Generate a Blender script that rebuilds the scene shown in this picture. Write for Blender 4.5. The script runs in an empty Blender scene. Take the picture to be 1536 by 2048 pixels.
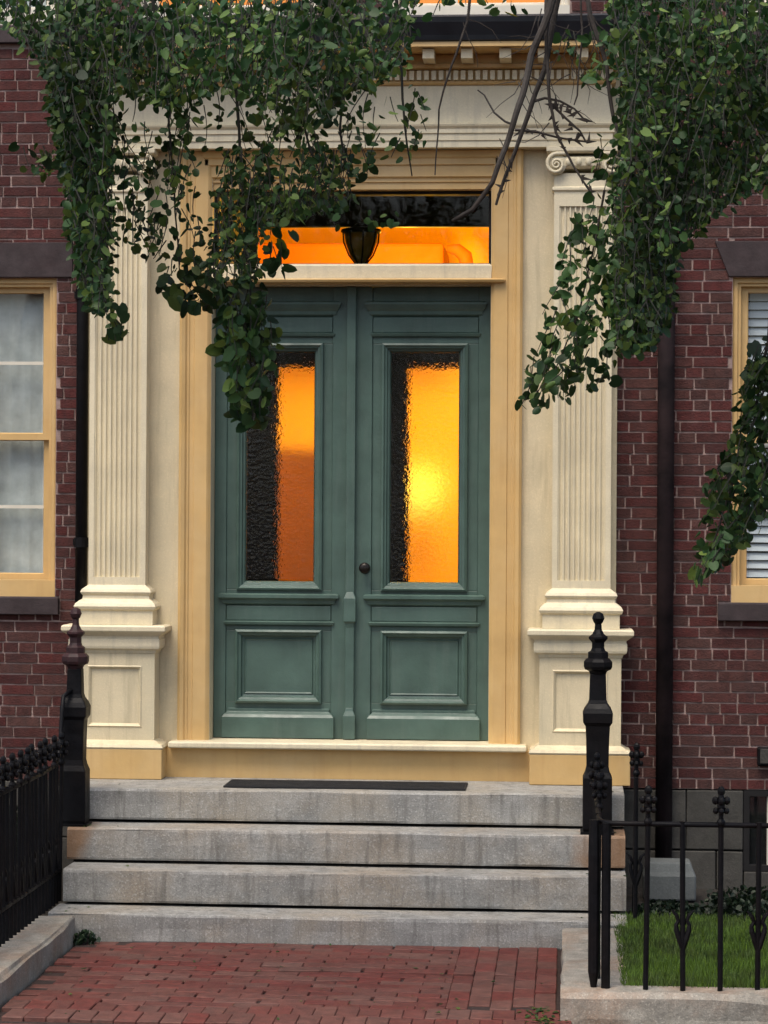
import bpy, bmesh, math, random
import numpy as np
from mathutils import Vector, Matrix, noise

random.seed(7); np.random.seed(7)
rad = math.radians
scene = bpy.context.scene
COL = scene.collection

# ------------------------------------------------------------------ camera
F_PX, CAM = 5000.0, np.array([1.305, -15.0, 2.29])
YAW, PITCH, ROLL = rad(4.2), rad(0.13), 0.006
fw = np.array([-math.sin(YAW)*math.cos(PITCH), math.cos(YAW)*math.cos(PITCH), math.sin(PITCH)])
r0 = np.cross(fw, [0, 0, 1.0]); r0 /= np.linalg.norm(r0); u0 = np.cross(r0, fw)
RT = r0*math.cos(ROLL) + u0*math.sin(ROLL); UP = u0*math.cos(ROLL) - r0*math.sin(ROLL)
cd = bpy.data.cameras.new('camera'); cam = bpy.data.objects.new('camera', cd); COL.objects.link(cam)
cd.sensor_fit = 'VERTICAL'; cd.sensor_height = 24.0; cd.lens = 24.0*F_PX/2048
cd.clip_start = 0.1; cd.clip_end = 500
cam.matrix_world = Matrix(((RT[0], UP[0], -fw[0], CAM[0]), (RT[1], UP[1], -fw[1], CAM[1]), (RT[2], UP[2], -fw[2], CAM[2]), (0, 0, 0, 1)))
scene.camera = cam

def at(px, py, Y):
    """world point on the vertical plane y = Y seen at a measured point of the photograph"""
    d = fw*F_PX + RT*(px-768) + UP*(1024-py)
    return Vector(CAM + d*(Y-CAM[1])/d[1])

# ------------------------------------------------------------------ light
SUN_EL, SUN_ROT = rad(64), rad(205)
w = bpy.data.worlds.new('World'); scene.world = w; w.use_nodes = True
nt = w.node_tree; bg = nt.nodes['Background']
sky = nt.nodes.new('ShaderNodeTexSky'); sky.sky_type = 'NISHITA'; sky.sun_disc = False
sky.sun_elevation = SUN_EL; sky.sun_rotation = SUN_ROT; sky.air_density = 1.0; sky.dust_density = 4.0; sky.ozone_density = 0.6
nt.links.new(sky.outputs[0], bg.inputs[0]); bg.inputs[1].default_value = 0.15
sl = bpy.data.lights.new('sun', 'SUN'); sl.energy = 1.5; sl.angle = rad(35); sl.color = (1, .93, .82)
sun = bpy.data.objects.new('sun', sl); COL.objects.link(sun)
sd = Vector((-math.sin(rad(25))*math.cos(SUN_EL), -math.cos(rad(25))*math.cos(SUN_EL), math.sin(SUN_EL)))
sun.rotation_euler = sd.to_track_quat('Z', 'Y').to_euler()
vs = scene.view_settings; vs.view_transform = 'Standard'; vs.look = 'None'; vs.gamma = 1; vs.use_curve_mapping = False
vs.exposure = 0.74
scene.cycles.max_bounces = 8; scene.cycles.use_denoising = True
scene.cycles.sample_clamp_indirect = 4
scene.cycles.caustics_reflective = False; scene.cycles.caustics_refractive = False

# ------------------------------------------------------------------ materials
def mat(name, base, rough=.6, var=.12, scale=6, bump=.15, bscale=60, spec=.4, hue2=None, h2amt=0, h2scale=1.5, tint=0, metal=0, streak=0, streakcol=(.2,.2,.16), speck=0, dist=.004):
    m = bpy.data.materials.new(name); m.use_nodes = True
    N, L = m.node_tree.nodes, m.node_tree.links
    b = N['Principled BSDF']
    b.inputs['Roughness'].default_value = rough; b.inputs['Specular IOR Level'].default_value = spec; b.inputs['Metallic'].default_value = metal
    tc = N.new('ShaderNodeNewGeometry')
    def ns(s, det=6, stretch=None, r=.6):
        n = N.new('ShaderNodeTexNoise'); n.inputs['Scale'].default_value = s; n.inputs['Detail'].default_value = det; n.inputs['Roughness'].default_value = r
        if stretch:
            mp = N.new('ShaderNodeMapping'); mp.inputs['Scale'].default_value = stretch
            L.new(tc.outputs['Position'], mp.inputs[0]); L.new(mp.outputs[0], n.inputs['Vector'])
        else: L.new(tc.outputs['Position'], n.inputs['Vector'])
        return n
    def mix(a, c, f, mode='MIX'):
        x = N.new('ShaderNodeMix'); x.data_type = 'RGBA'; x.blend_type = mode
        for s, v in ((6, a), (7, c)):
            if hasattr(v, 'links'): L.new(v, x.inputs[s])
            else: x.inputs[s].default_value = (*v, 1)
        if hasattr(f, 'links'): L.new(f, x.inputs[0])
        else: x.inputs[0].default_value = f
        return x.outputs[2]
    def rng(src, a, b_, c=0, d=1):
        q = N.new('ShaderNodeMapRange'); L.new(src, q.inputs[0])
        for i, v in enumerate((a, b_, c, d)): q.inputs[i+1].default_value = v
        return q.outputs[0]
    col = base
    n1 = ns(scale)
    dark = tuple(x*(1-2*var) for x in base); lite = tuple(min(1, x*(1+var)) for x in base)
    col = mix(dark, lite, rng(n1.outputs[0], .3, .7))
    if hue2:
        n2 = ns(h2scale, 4); col = mix(col, hue2, rng(n2.outputs[0], .45, .7, 0, h2amt))
    if speck:
        n4 = ns(140, 2); col = mix(col, tuple(x*.45 for x in base), rng(n4.outputs[0], .52, .66, 0, speck))
        n5 = ns(90, 2); col = mix(col, tuple(min(1, x*1.6) for x in base), rng(n5.outputs[0], .56, .68, 0, speck))
    if streak:
        n3 = ns(3, 5, (7, 7, .6)); col = mix(col, streakcol, rng(n3.outputs[0], .52, .75, 0, streak))
    if tint:
        oi = N.new('ShaderNodeObjectInfo'); at_ = N.new('ShaderNodeAttribute'); at_.attribute_name = 'tint'
        ad = N.new('ShaderNodeMath'); L.new(oi.outputs['Random'], ad.inputs[0]); L.new(at_.outputs['Fac'], ad.inputs[1])
        fr = N.new('ShaderNodeMath'); fr.operation = 'FRACT'; L.new(ad.outputs[0], fr.inputs[0])
        v = N.new('ShaderNodeHueSaturation'); L.new(col, v.inputs['Color'])
        L.new(rng(fr.outputs[0], 0, 1, 1-tint, 1+tint), v.inputs['Value'])
        mu = N.new('ShaderNodeMath'); mu.operation = 'MULTIPLY'; mu.inputs[1].default_value = 7.31; L.new(fr.outputs[0], mu.inputs[0])
        f2 = N.new('ShaderNodeMath'); f2.operation = 'FRACT'; L.new(mu.outputs[0], f2.inputs[0])
        L.new(rng(f2.outputs[0], 0, 1, .492, .508), v.inputs['Hue']); L.new(rng(f2.outputs[0], 0, 1, 1.12, .88), v.inputs['Saturation'])
        col = v.outputs[0]
    L.new(col, b.inputs['Base Color'])
    if bump:
        nb = ns(bscale, 8); bp = N.new('ShaderNodeBump'); bp.inputs['Strength'].default_value = bump; bp.inputs['Distance'].default_value = dist
        L.new(nb.outputs[0], bp.inputs['Height']); L.new(bp.outputs[0], b.inputs['Normal'])
    nr = ns(9, 4); L.new(rng(nr.outputs[0], .3, .7, max(0, rough-.12), min(1, rough+.12)), b.inputs['Roughness'])
    return m

M = {}
M['cream'] = mat('cream_paint', (.63, .535, .35), .55, .07, 3, .35, 70, hue2=(.46, .43, .30), h2amt=.45, h2scale=1.8, speck=.12, streak=.6, streakcol=(.36, .31, .2))
M['cream_light'] = mat('light_cream_paint', (.66, .58, .40), .55, .07, 4, .35, 70, hue2=(.52, .46, .33), h2amt=.4, h2scale=1.5, speck=.12, streak=.55, streakcol=(.4, .36, .27))
M['tan'] = mat('tan_paint', (.56, .365, .145), .5, .08, 3, .2, 70, streak=.3, streakcol=(.42, .24, .09), hue2=(.59, .43, .22), h2amt=.5, h2scale=2)
M['green'] = mat('grey_green_paint', (.062, .108, .088), .42, .13, 5, .35, 45, spec=.45, streak=.5, streakcol=(.09, .13, .11))
M['brick'] = mat('dark_red_brick', (.066, .019, .0155), .85, .2, 22, .9, 90, tint=.24, hue2=(.085, .032, .026), h2amt=.3, h2scale=7, streak=.55, streakcol=(.028, .014, .014), dist=.006)
M['mortar'] = mat('pale_pink_mortar', (.34, .245, .215), .95, .25, 8, .8, 120, hue2=(.15, .09, .08), h2amt=.3, h2scale=1.3)
M['brown'] = mat('brownstone', (.04, .028, .029), .85, .15, 12, .5, 60)
M['granite'] = mat('grey_granite', (.29, .285, .262), .8, .16, 7, .7, 90, speck=.55, hue2=(.33, .27, .19), h2amt=.6, h2scale=2.2, streak=.85, streakcol=(.10, .092, .08), tint=.08)
def rusty(m):
    N, L = m.node_tree.nodes, m.node_tree.links; b = N['Principled BSDF']; old = b.inputs['Base Color'].links[0].from_socket
    g = N.new('ShaderNodeNewGeometry'); s = N.new('ShaderNodeSeparateXYZ'); L.new(g.outputs['Position'], s.inputs[0])
    def mth(op, a, c_=None):
        q = N.new('ShaderNodeMath'); q.operation = op
        for i, v in enumerate((a, c_)):
            if v is None: continue
            if hasattr(v, 'links'): L.new(v, q.inputs[i])
            else: q.inputs[i].default_value = v
        return q.outputs[0]
    n = N.new('ShaderNodeTexNoise'); n.inputs['Scale'].default_value = 6; n.inputs['Detail'].default_value = 6; L.new(g.outputs['Position'], n.inputs['Vector'])
    ax = mth('ABSOLUTE', s.outputs[0]); f = N.new('ShaderNodeMapRange'); L.new(mth('ADD', ax, mth('MULTIPLY', n.outputs[0], .25)), f.inputs[0])
    for i, v in enumerate((1.46, 1.58, 0, .75)): f.inputs[i+1].default_value = v
    x = N.new('ShaderNodeMix'); x.data_type = 'RGBA'; L.new(f.outputs[0], x.inputs[0]); L.new(old, x.inputs[6]); x.inputs[7].default_value = (.24, .12, .045, 1); L.new(x.outputs[2], b.inputs['Base Color'])
    return m
M['granite_rust'] = rusty(mat('rust_stained_granite', (.29, .285, .262), .8, .16, 7, .7, 90, speck=.55, hue2=(.33, .27, .19), h2amt=.6, h2scale=2.2, streak=.85, streakcol=(.10, .092, .08), tint=.08))
M['kerb'] = mat('weathered_granite', (.30, .28, .235), .8, .2, 9, .9, 60, speck=.5, hue2=(.3, .17, .09), h2amt=.55, h2scale=3, streak=.5, streakcol=(.13, .12, .09), tint=.08)
M['iron'] = mat('black_iron', (.004, .004, .005), .5, .3, 20, .4, 60, spec=.14, hue2=(.008, .005, .004), h2amt=.5, h2scale=5)
M['gutter'] = mat('black_metal_sheet', (.008, .010, .014), .45, .15, 6, .15, 30)
M['stone'] = mat('foundation_stone', (.055, .052, .045), .9, .2, 6, .8, 50, speck=.3, streak=.5, streakcol=(.05, .05, .04), tint=.15)
M['paver'] = mat('red_paving_brick', (.115, .034, .025), .75, .2, 16, .8, 70, tint=.13, hue2=(.125, .06, .048), h2amt=.4, h2scale=2.5, streak=.6, streakcol=(.05, .028, .022))
M['joint'] = mat('sandy_joint_dirt', (.035, .02, .016), .95, .3, 30, .6, 100)
M['soil'] = mat('dark_soil', (.02, .016, .012), 1, .3, 20, 1, 40, dist=.02)
M['asphalt'] = mat('asphalt', (.05, .05, .05), .9, .1, 20, .6, 80)
M['grass'] = mat('lawn_grass', (.085, .15, .016), .8, .25, 4, .0, tint=.3, hue2=(.05, .055, .02), h2amt=.7, h2scale=5)
M['bark'] = mat('dark_bark', (.035, .027, .022), .9, .3, 20, .8, 60, hue2=(.11, .1, .09), h2amt=.5, h2scale=3)
M['pipe'] = mat('dark_brown_pipe_paint', (.020, .013, .014), .75, .3, 6, .4, 60, spec=.2, hue2=(.035, .02, .02), h2amt=.6, h2scale=3)
M['stem'] = mat('dark_green_stem', (.014, .014, .009), .8, .2, 20, .2)
M['mat'] = mat('black_rubber', (.01, .01, .011), .7, .1, 20, .5, 200)
M['white'] = mat('white_window_paint', (.62, .58, .48), .5, .06, 5, .1)
M['blind'] = mat('white_blind', (.66, .7, .74), .5, .05, 5, .05)
M['curtain'] = mat('grey_net_curtain', (.64, .66, .63), .9, .12, 9, .3, 40, streak=.3, streakcol=(.5, .54, .54))
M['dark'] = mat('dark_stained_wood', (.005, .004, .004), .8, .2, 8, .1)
M['hallwall'] = mat('orange_hall_plaster', (.80, .60, .09), .8, .05, 2, .05)
M['hallwood'] = mat('brown_panelling', (.72, .42, .02), .6, .1, 2, .05)
M['bulkhead'] = mat('orange_painted_panelling', (.42, .15, .01), .7, .06, 2, .05)
M['olive_glass'] = mat('olive_lantern_glass', (.12, .11, .02), .3, .2, 8, .1)
M['whitebox'] = mat('pale_stone_block', (.10, .11, .108), .8, .1, 9, .5, 60, speck=.3)
M['brass'] = mat('dark_brass', (.02, .017, .014), .35, .1, 20, .1, metal=.6)

def leafmat(name, a, b_, c):
    m = bpy.data.materials.new(name); m.use_nodes = True
    N, L = m.node_tree.nodes, m.node_tree.links
    b = N['Principled BSDF']; out = N['Material Output']
    oi = N.new('ShaderNodeObjectInfo'); at_ = N.new('ShaderNodeAttribute'); at_.attribute_name = 'tint'
    ad = N.new('ShaderNodeMath'); L.new(oi.outputs['Random'], ad.inputs[0]); L.new(at_.outputs['Fac'], ad.inputs[1])
    fr = N.new('ShaderNodeMath'); fr.operation = 'FRACT'; L.new(ad.outputs[0], fr.inputs[0])
    cr = N.new('ShaderNodeValToRGB'); L.new(fr.outputs[0], cr.inputs[0])
    e = cr.color_ramp.elements; e[0].color = (*a, 1); e[1].color = (*c, 1); e[1].position = 1
    k = e.new(.6); k.color = (*b_, 1)
    g = N.new('ShaderNodeNewGeometry'); n = N.new('ShaderNodeTexNoise'); n.inputs['Scale'].default_value = 2.0; L.new(g.outputs['Position'], n.inputs['Vector'])
    mr = N.new('ShaderNodeMapRange'); L.new(n.outputs[0], mr.inputs[0])
    for i, v in enumerate((.35, .68, .7, 2.1)): mr.inputs[i+1].default_value = v
    mx = N.new('ShaderNodeHueSaturation'); L.new(cr.outputs[0], mx.inputs['Color']); L.new(mr.outputs[0], mx.inputs['Value'])
    L.new(mx.outputs[0], b.inputs['Base Color']); b.inputs['Roughness'].default_value = .5; b.inputs['Specular IOR Level'].default_value = .3
    tr = N.new('ShaderNodeBsdfTranslucent'); L.new(mx.outputs[0], tr.inputs[0])
    ms = N.new('ShaderNodeMixShader'); ms.inputs[0].default_value = .3
    L.new(b.outputs[0], ms.inputs[1]); L.new(tr.outputs[0], ms.inputs[2]); L.new(ms.outputs[0], out.inputs[0])
    return m
M['leaf'] = leafmat('green_leaf', (.010, .030, .009), (.026, .060, .016), (.085, .125, .025))
M['hedge'] = leafmat('dark_evergreen_leaf', (.006, .012, .007), (.01, .02, .01), (.02, .035, .014))

def glass(name, rough, bump, scale, tint=(1, 1, 1)):
    m = bpy.data.materials.new(name); m.use_nodes = True
    N, L = m.node_tree.nodes, m.node_tree.links
    b = N['Principled BSDF']; b.inputs['Transmission Weight'].default_value = 1; b.inputs['Roughness'].default_value = rough
    b.inputs['Base Color'].default_value = (*tint, 1); b.inputs['IOR'].default_value = 1.28
    if bump:
        g = N.new('ShaderNodeNewGeometry'); v = N.new('ShaderNodeTexVoronoi'); v.feature = 'SMOOTH_F1'; v.inputs['Scale'].default_value = scale
        n = N.new('ShaderNodeTexNoise'); n.inputs['Scale'].default_value = scale*.6; n.inputs['Distortion'].default_value = 1.5
        L.new(g.outputs['Position'], v.inputs['Vector']); L.new(g.outputs['Position'], n.inputs['Vector'])
        a = N.new('ShaderNodeMath'); L.new(v.outputs['Distance'], a.inputs[0]); L.new(n.outputs[0], a.inputs[1])
        bp = N.new('ShaderNodeBump'); bp.inputs['Strength'].default_value = bump; bp.inputs['Distance'].default_value = .01
        L.new(a.outputs[0], bp.inputs['Height']); L.new(bp.outputs[0], b.inputs['Normal'])
    return m
def sheetglass(name, refl=.25, tint=(.9, .92, .92)):
    m = bpy.data.materials.new(name); m.use_nodes = True
    N, L = m.node_tree.nodes, m.node_tree.links
    t = N.new('ShaderNodeBsdfTransparent'); t.inputs[0].default_value = (*tint, 1)
    gl = N.new('ShaderNodeBsdfGlossy'); gl.inputs['Roughness'].default_value = .03
    lw = N.new('ShaderNodeLayerWeight'); fz = N.new('ShaderNodeMath'); fz.operation = 'POWER'; fz.inputs[1].default_value = 5; L.new(lw.outputs['Facing'], fz.inputs[0])
    g = N.new('ShaderNodeNewGeometry'); n = N.new('ShaderNodeTexNoise'); n.inputs['Scale'].default_value = 3
    bp = N.new('ShaderNodeBump'); bp.inputs['Strength'].default_value = .04; bp.inputs['Distance'].default_value = .01
    L.new(g.outputs['Position'], n.inputs['Vector']); L.new(n.outputs[0], bp.inputs['Height']); L.new(bp.outputs[0], gl.inputs['Normal'])
    mu = N.new('ShaderNodeMath'); mu.operation = 'ADD'; mu.inputs[1].default_value = refl*.5; L.new(fz.outputs[0], mu.inputs[0])
    ms = N.new('ShaderNodeMixShader'); L.new(mu.outputs[0], ms.inputs[0]); L.new(t.outputs[0], ms.inputs[1]); L.new(gl.outputs[0], ms.inputs[2])
    L.new(ms.outputs[0], N['Material Output'].inputs[0])
    return m
M['glass'] = sheetglass('window_glass', .06)
M['door_glass'] = glass('rippled_glass', .02, .13, 55)
M['smooth_glass'] = sheetglass('plain_door_glass', .03, (.95, .93, .9))
M['inner_glass'] = glass('frosted_inner_glass', .28, 0, 1)
M['rust'] = mat('rusty_iron', (.03, .008, .009), .6, .3, 25, .5, 60)
def emit(name, c, s):
    m = bpy.data.materials.new(name); m.use_nodes = True; N, L = m.node_tree.nodes, m.node_tree.links
    e = N.new('ShaderNodeEmission'); e.inputs[0].default_value = (*c, 1); e.inputs[1].default_value = s
    L.new(e.outputs[0], N['Material Output'].inputs[0]); return m
M['lamp'] = emit('lit_lamp_shade', (1, .62, .06), 1.3)
M['litshade'] = emit('lit_window_shade', (1, .30, .02), .75)

# ------------------------------------------------------------------ mesh helpers
class MB:
    def __init__(s): s.v = []; s.f = []; s.t = []
    def add(s, v, f, tint=0.0):
        o = len(s.v); s.v += [tuple(p) for p in v]; s.f += [tuple(i+o for i in q) for q in f]; s.t += [tint]*len(v); return s
    def box(s, x0, x1, y0, y1, z0, z1, tint=0.0, j=0):
        v = [(x, y, z) for z in (z0, z1) for y in (y0, y1) for x in (x0, x1)]
        if j: v = [(a+random.uniform(-j, j), b+random.uniform(-j, j)*.4, c+random.uniform(-j, j)) for a, b, c in v]
        return s.add(v, [(0, 2, 3, 1), (4, 5, 7, 6), (0, 1, 5, 4), (2, 6, 7, 3), (0, 4, 6, 2), (1, 3, 7, 5)], tint)
    def stack(s, x0, x1, yf, yb, prof, full=False):
        """mitred moulding round the left, front and right of a block: prof = [(projection, z), ...] upwards"""
        v = []
        for p, z in prof:
            yy = yb+p if full else yb
            v += [(x0-p, yy, z), (x0-p, yf-p, z), (x1+p, yf-p, z), (x1+p, yy, z)]
        f = []
        for i in range(len(prof)-1):
            for k in range(4):
                a, b = i*4+k, i*4+(k+1) % 4; f.append((a, b, b+4, a+4))
        n = len(prof)*4-4
        f += [(3, 2, 1, 0), (n, n+1, n+2, n+3)]
        return s.add(v, f)
    def frame(s, x0, x1, z0, z1, prof, cap=True):
        """mitred picture-frame moulding on a vertical face: prof = [(inset, y), ...] from outside inwards"""
        v = []
        for i, y in prof: v += [(x0+i, y, z0+i), (x1-i, y, z0+i), (x1-i, y, z1-i), (x0+i, y, z1-i)]
        f = []
        for i in range(len(prof)-1):
            for k in range(4):
                a, b = i*4+k, i*4+(k+1) % 4; f.append((a, b, b+4, a+4))
        if cap: n = len(prof)*4-4; f.append((n, n+1, n+2, n+3))
        return s.add(v, f)
    def tube(s, pts, rads, seg=8, cap=True, tint=0.0):
        pts = [Vector(p) for p in pts]; v = []; f = []
        if not hasattr(rads, '__len__'): rads = [rads]*len(pts)
        a = None
        for i, p in enumerate(pts):
            t = (pts[min(i+1, len(pts)-1)]-pts[max(i-1, 0)])
            t = t.normalized() if t.length > 1e-9 else Vector((0, 0, 1))
            if a is None: a = t.orthogonal().normalized()
            else:
                a = a - t*a.dot(t); a = a.normalized() if a.length > 1e-6 else t.orthogonal().normalized()
            b = t.cross(a)
            for k in range(seg):
                an = 2*math.pi*k/seg; v.append(p+(a*math.cos(an)+b*math.sin(an))*rads[i])
        for i in range(len(pts)-1):
            for k in range(seg):
                q = i*seg+k; r = i*seg+(k+1) % seg; f.append((q, r, r+seg, q+seg))
        if cap: f.append(tuple(range(seg))[::-1]); n = (len(pts)-1)*seg; f.append(tuple(range(n, n+seg)))
        return s.add(v, f, tint)
    def lathe(s, x, y, prof, seg=16, rot=0.0):
        v = []; f = []
        for r, z in prof:
            for k in range(seg): an = 2*math.pi*k/seg+rot; v.append((x+r*math.cos(an), y+r*math.sin(an), z))
        for i in range(len(prof)-1):
            for k in range(seg): a = i*seg+k; b = i*seg+(k+1) % seg; f.append((a, b, b+seg, a+seg))
        f.append(tuple(range(seg))[::-1]); n = (len(prof)-1)*seg; f.append(tuple(range(n, n+seg)))
        return s.add(v, f)
    def ball(s, c, r, sc=(1, 1, 1), seg=10):
        n = 6; prof = [(max(.002, r*math.sin(math.pi*i/n)), -r*math.cos(math.pi*i/n)) for i in range(n+1)]
        o = len(s.v); s.lathe(0, 0, prof, seg)
        for i in range(o, len(s.v)): a, b, d = s.v[i]; s.v[i] = (c[0]+a*sc[0], c[1]+b*sc[1], c[2]+d*sc[2])
        return s
    def mesh(s, name, m, smooth=False):
        me = bpy.data.meshes.new(name); me.from_pydata(s.v, [], s.f)
        at_ = me.attributes.new('tint', 'FLOAT', 'POINT'); at_.data.foreach_set('value', s.t)
        bm = bmesh.new(); bm.from_mesh(me); bmesh.ops.recalc_face_normals(bm, faces=bm.faces); bm.to_mesh(me); bm.free()
        if smooth: me.shade_smooth()
        me.materials.append(M[m]); me.update(); return me
    def build(s, name, m, parent=None, smooth=False, bevel=0, loc=None):
        o = bpy.data.objects.new(name, s.mesh(name, m, smooth)); link(o, parent)
        if loc: o.location = loc
        if bevel:
            b = o.modifiers.new('edge', 'BEVEL'); b.width = bevel; b.segments = 2; b.limit_method = 'ANGLE'; b.angle_limit = rad(40)
        return o
def link(o, parent=None):
    COL.objects.link(o)
    if parent is not None: o.parent = parent
    return o
def share(name, me, parent, loc, rot=None, sc=None):
    o = bpy.data.objects.new(name, me); link(o, parent); o.location = loc
    if rot: o.rotation_euler = rot
    if sc: o.scale = sc
    return o
def empty(name, loc=(0, 0, 0), parent=None):
    o = bpy.data.objects.new(name, None); link(o, parent); o.location = loc; o.empty_display_size = .1; return o
def tag(o, label=None, cat=None, group=None, kind=None):
    for k, v in (('label', label), ('category', cat), ('group', group), ('kind', kind)):
        if v: o[k] = v
    return o
def copy_tree(o, parent=None):
    c = o.copy(); COL.objects.link(c); c.parent = parent
    for ch in list(o.children): copy_tree(ch, c)
    return c

# ------------------------------------------------------------------ ground
GZ = .10
tag(MB().box(-60, 60, -60, 40, -.6, -.05).build('ground', 'soil'), kind='structure')
tag(MB().box(-40, 40, -40, -6.6, -.05, -.04).build('street', 'asphalt'), kind='structure')
tag(MB().box(-40, 40, -6.6, -3.86, -.049, -.004).build('pavement', 'paver'), kind='structure')
walk = MB().box(-1.31, 1.31, -3.855, -1.60, -.049, -.012).build('brick_walk', 'joint'); tag(walk, kind='structure')
pb = [MB().box(-.1042, .1042, -.0502, .0502, -.03, 0, j=.002).mesh('brick', 'paver') for _ in range(4)]
def bev(mes, wd):
    for me in mes:
        bm = bmesh.new(); bm.from_mesh(me); bmesh.ops.bevel(bm, geom=list(bm.edges), offset=wd, segments=1, affect='EDGES'); bm.to_mesh(me); bm.free()
bev(pb, .004)
def paver(x, y, rz, sx=1):
    h = .016*noise.noise(Vector((x*1.3, y*2, 0)))+random.uniform(-.0015, .0015)
    share('brick', random.choice(pb), walk, (x, y, h), (random.uniform(-.02, .02), random.uniform(-.02, .02), rz+random.uniform(-.02, .02)), (sx, 1, 1))
y = -1.68; k = 0
while y > -3.36:
    x = -1.2+(.105 if k % 2 else 0)
    while x < .66:
        paver(x+random.uniform(-.006, .006), y, 0); x += .2125
    e_ = x-.11; w_ = .748-e_
    if w_ > .03: paver(e_+w_/2+.004, y, 0, (w_-.008)/.205)
    y -= .1035; k += 1
for yy in (-1.735, -1.945, -2.155, -2.365, -2.575, -2.785, -2.995, -3.205):
    x = .80
    while x < 1.28: paver(x, yy+(.105 if int(x*10) % 2 else 0)*.9, rad(90)); x += .1035
for yy in (-3.46, -3.672):
    x = -1.25
    while x < 1.28: paver(x+(.05 if yy < -3.5 else 0), yy, rad(90)); x += .1035

# gardens each side of the walk
for x0, x1 in ((-6, -1.36), (1.31, 8)):
    tag(MB().box(x0, x1, -3.36, 0.0, -.049, GZ-.01).build('garden_soil', 'soil'), kind='structure')
tag(MB().box(1.585, 8, -3.352, -1.3, GZ-.008, GZ).build('lawn', 'grass'), kind='structure')
def blades(name, n, x0, x1, y0, y1, z, h, m='grass'):
    r = np.random.rand; b = np.stack([x0+(x1-x0)*r(n), y0+(y1-y0)*r(n), np.full(n, z)], 1)
    ang = r(n)*6.28; wd = .003+.003*r(n); hh = h*(.5+r(n)); le = (r(n)-.5)*h; lf = (r(n)-.5)*h
    dx = np.cos(ang)*wd; dy = np.sin(ang)*wd
    v = np.empty((n, 3, 3)); v[:, 0] = b; v[:, 1] = b; v[:, 2] = b
    v[:, 0, 0] -= dx; v[:, 0, 1] -= dy; v[:, 1, 0] += dx; v[:, 1, 1] += dy
    v[:, 2, 0] += le; v[:, 2, 1] += lf; v[:, 2, 2] += hh
    return fast_mesh(name, v.reshape(-1, 3), np.arange(n*3).reshape(n, 3), m, np.repeat(r(n), 3))
def fast_mesh(name, v, f, m, tint, parent=None):
    me = bpy.data.meshes.new(name); n, k = f.shape
    me.vertices.add(len(v)); me.vertices.foreach_set('co', v.astype('f').ravel())
    me.loops.add(n*k); me.loops.foreach_set('vertex_index', f.astype('i').ravel())
    me.polygons.add(n); me.polygons.foreach_set('loop_start', (np.arange(n)*k).astype('i'))
    me.update(calc_edges=True)
    a = me.attributes.new('tint', 'FLOAT', 'POINT'); a.data.foreach_set('value', tint.astype('f'))
    me.materials.append(M[m]); me.validate(); o = bpy.data.objects.new(name, me); link(o, parent); return o
tag(blades('grass', 70000, 1.575, 4.2, -3.385, -1.3, GZ, .045), 'short green lawn behind the right granite kerb and railing', 'grass', kind='stuff')

# ------------------------------------------------------------------ house
house = empty('brick_house', (0, 0, 0))
tag(house, 'dark red brick row house with cream pilastered doorway and grey green double doors', 'house')
WX0, WX1, WZ0, WZ1 = -4.2, 5.2, .684, 7.2
WIN_Z0, WIN_Z1 = 1.80, 3.735
winL = (-2.88, -1.80); winR = (2.28, 3.36)
UP0 = 5.27
ups = [(-2.88, -1.80), (-1.30, -.22), (.22, 1.30), (2.28, 3.36)]
holes = [(winL[0], winL[1], WIN_Z0, WIN_Z1), (winR[0], winR[1], WIN_Z0, WIN_Z1), (-1.56, 1.56, 0, 5.14)] + [(a, b, UP0, 7.0) for a, b in ups]
# mortar backing with real openings (Y from .006 back)
wm = MB()
xs = sorted({WX0, WX1} | {h[0] for h in holes} | {h[1] for h in holes}); zs = sorted({WZ0, WZ1} | {h[2] for h in holes if h[2] > WZ0} | {h[3] for h in holes})
for i in range(len(xs)-1):
    for j in range(len(zs)-1):
        cx, cz = (xs[i]+xs[i+1])/2, (zs[j]+zs[j+1])/2
        if any(h[0] < cx < h[1] and h[2] < cz < h[3] for h in holes): continue
        wm.box(xs[i], xs[i+1], .008, .30, zs[j], zs[j+1])
wall = wm.build('wall', 'mortar', house)
block = holes + [(winL[0]-.06, winL[1]+.10, 3.735, 3.95), (winR[0]-.02, winR[1]+.02, 3.735, 3.95),
                 (winL[0]-.03, winL[1]+.03, 1.69, 1.80), (winR[0]-.08, winR[1]+.08, 1.69, 1.80)] + [(a-.05, b+.05, 5.15, 5.27) for a, b in ups]
def in_frame(x, z):
    v = np.array([x, 0, z])-CAM; d = v@fw; px, py = 768+F_PX*(v@RT)/d, 1024-F_PX*(v@UP)/d
    return px, py
def clearview(px, py):
    if not (-20 < px < 1556 and -20 < py < 1600): return 0
    if px < 400: return 2 if py > 90 and px < 60+.12*py else .5
    if py < 60: return 1
    return 2 if (py > 440 and px > 1340) or py > 690 else .4
rowh = .0645; jt = .0115
bricks = []
row = 0; z = WZ0+.004
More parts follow.
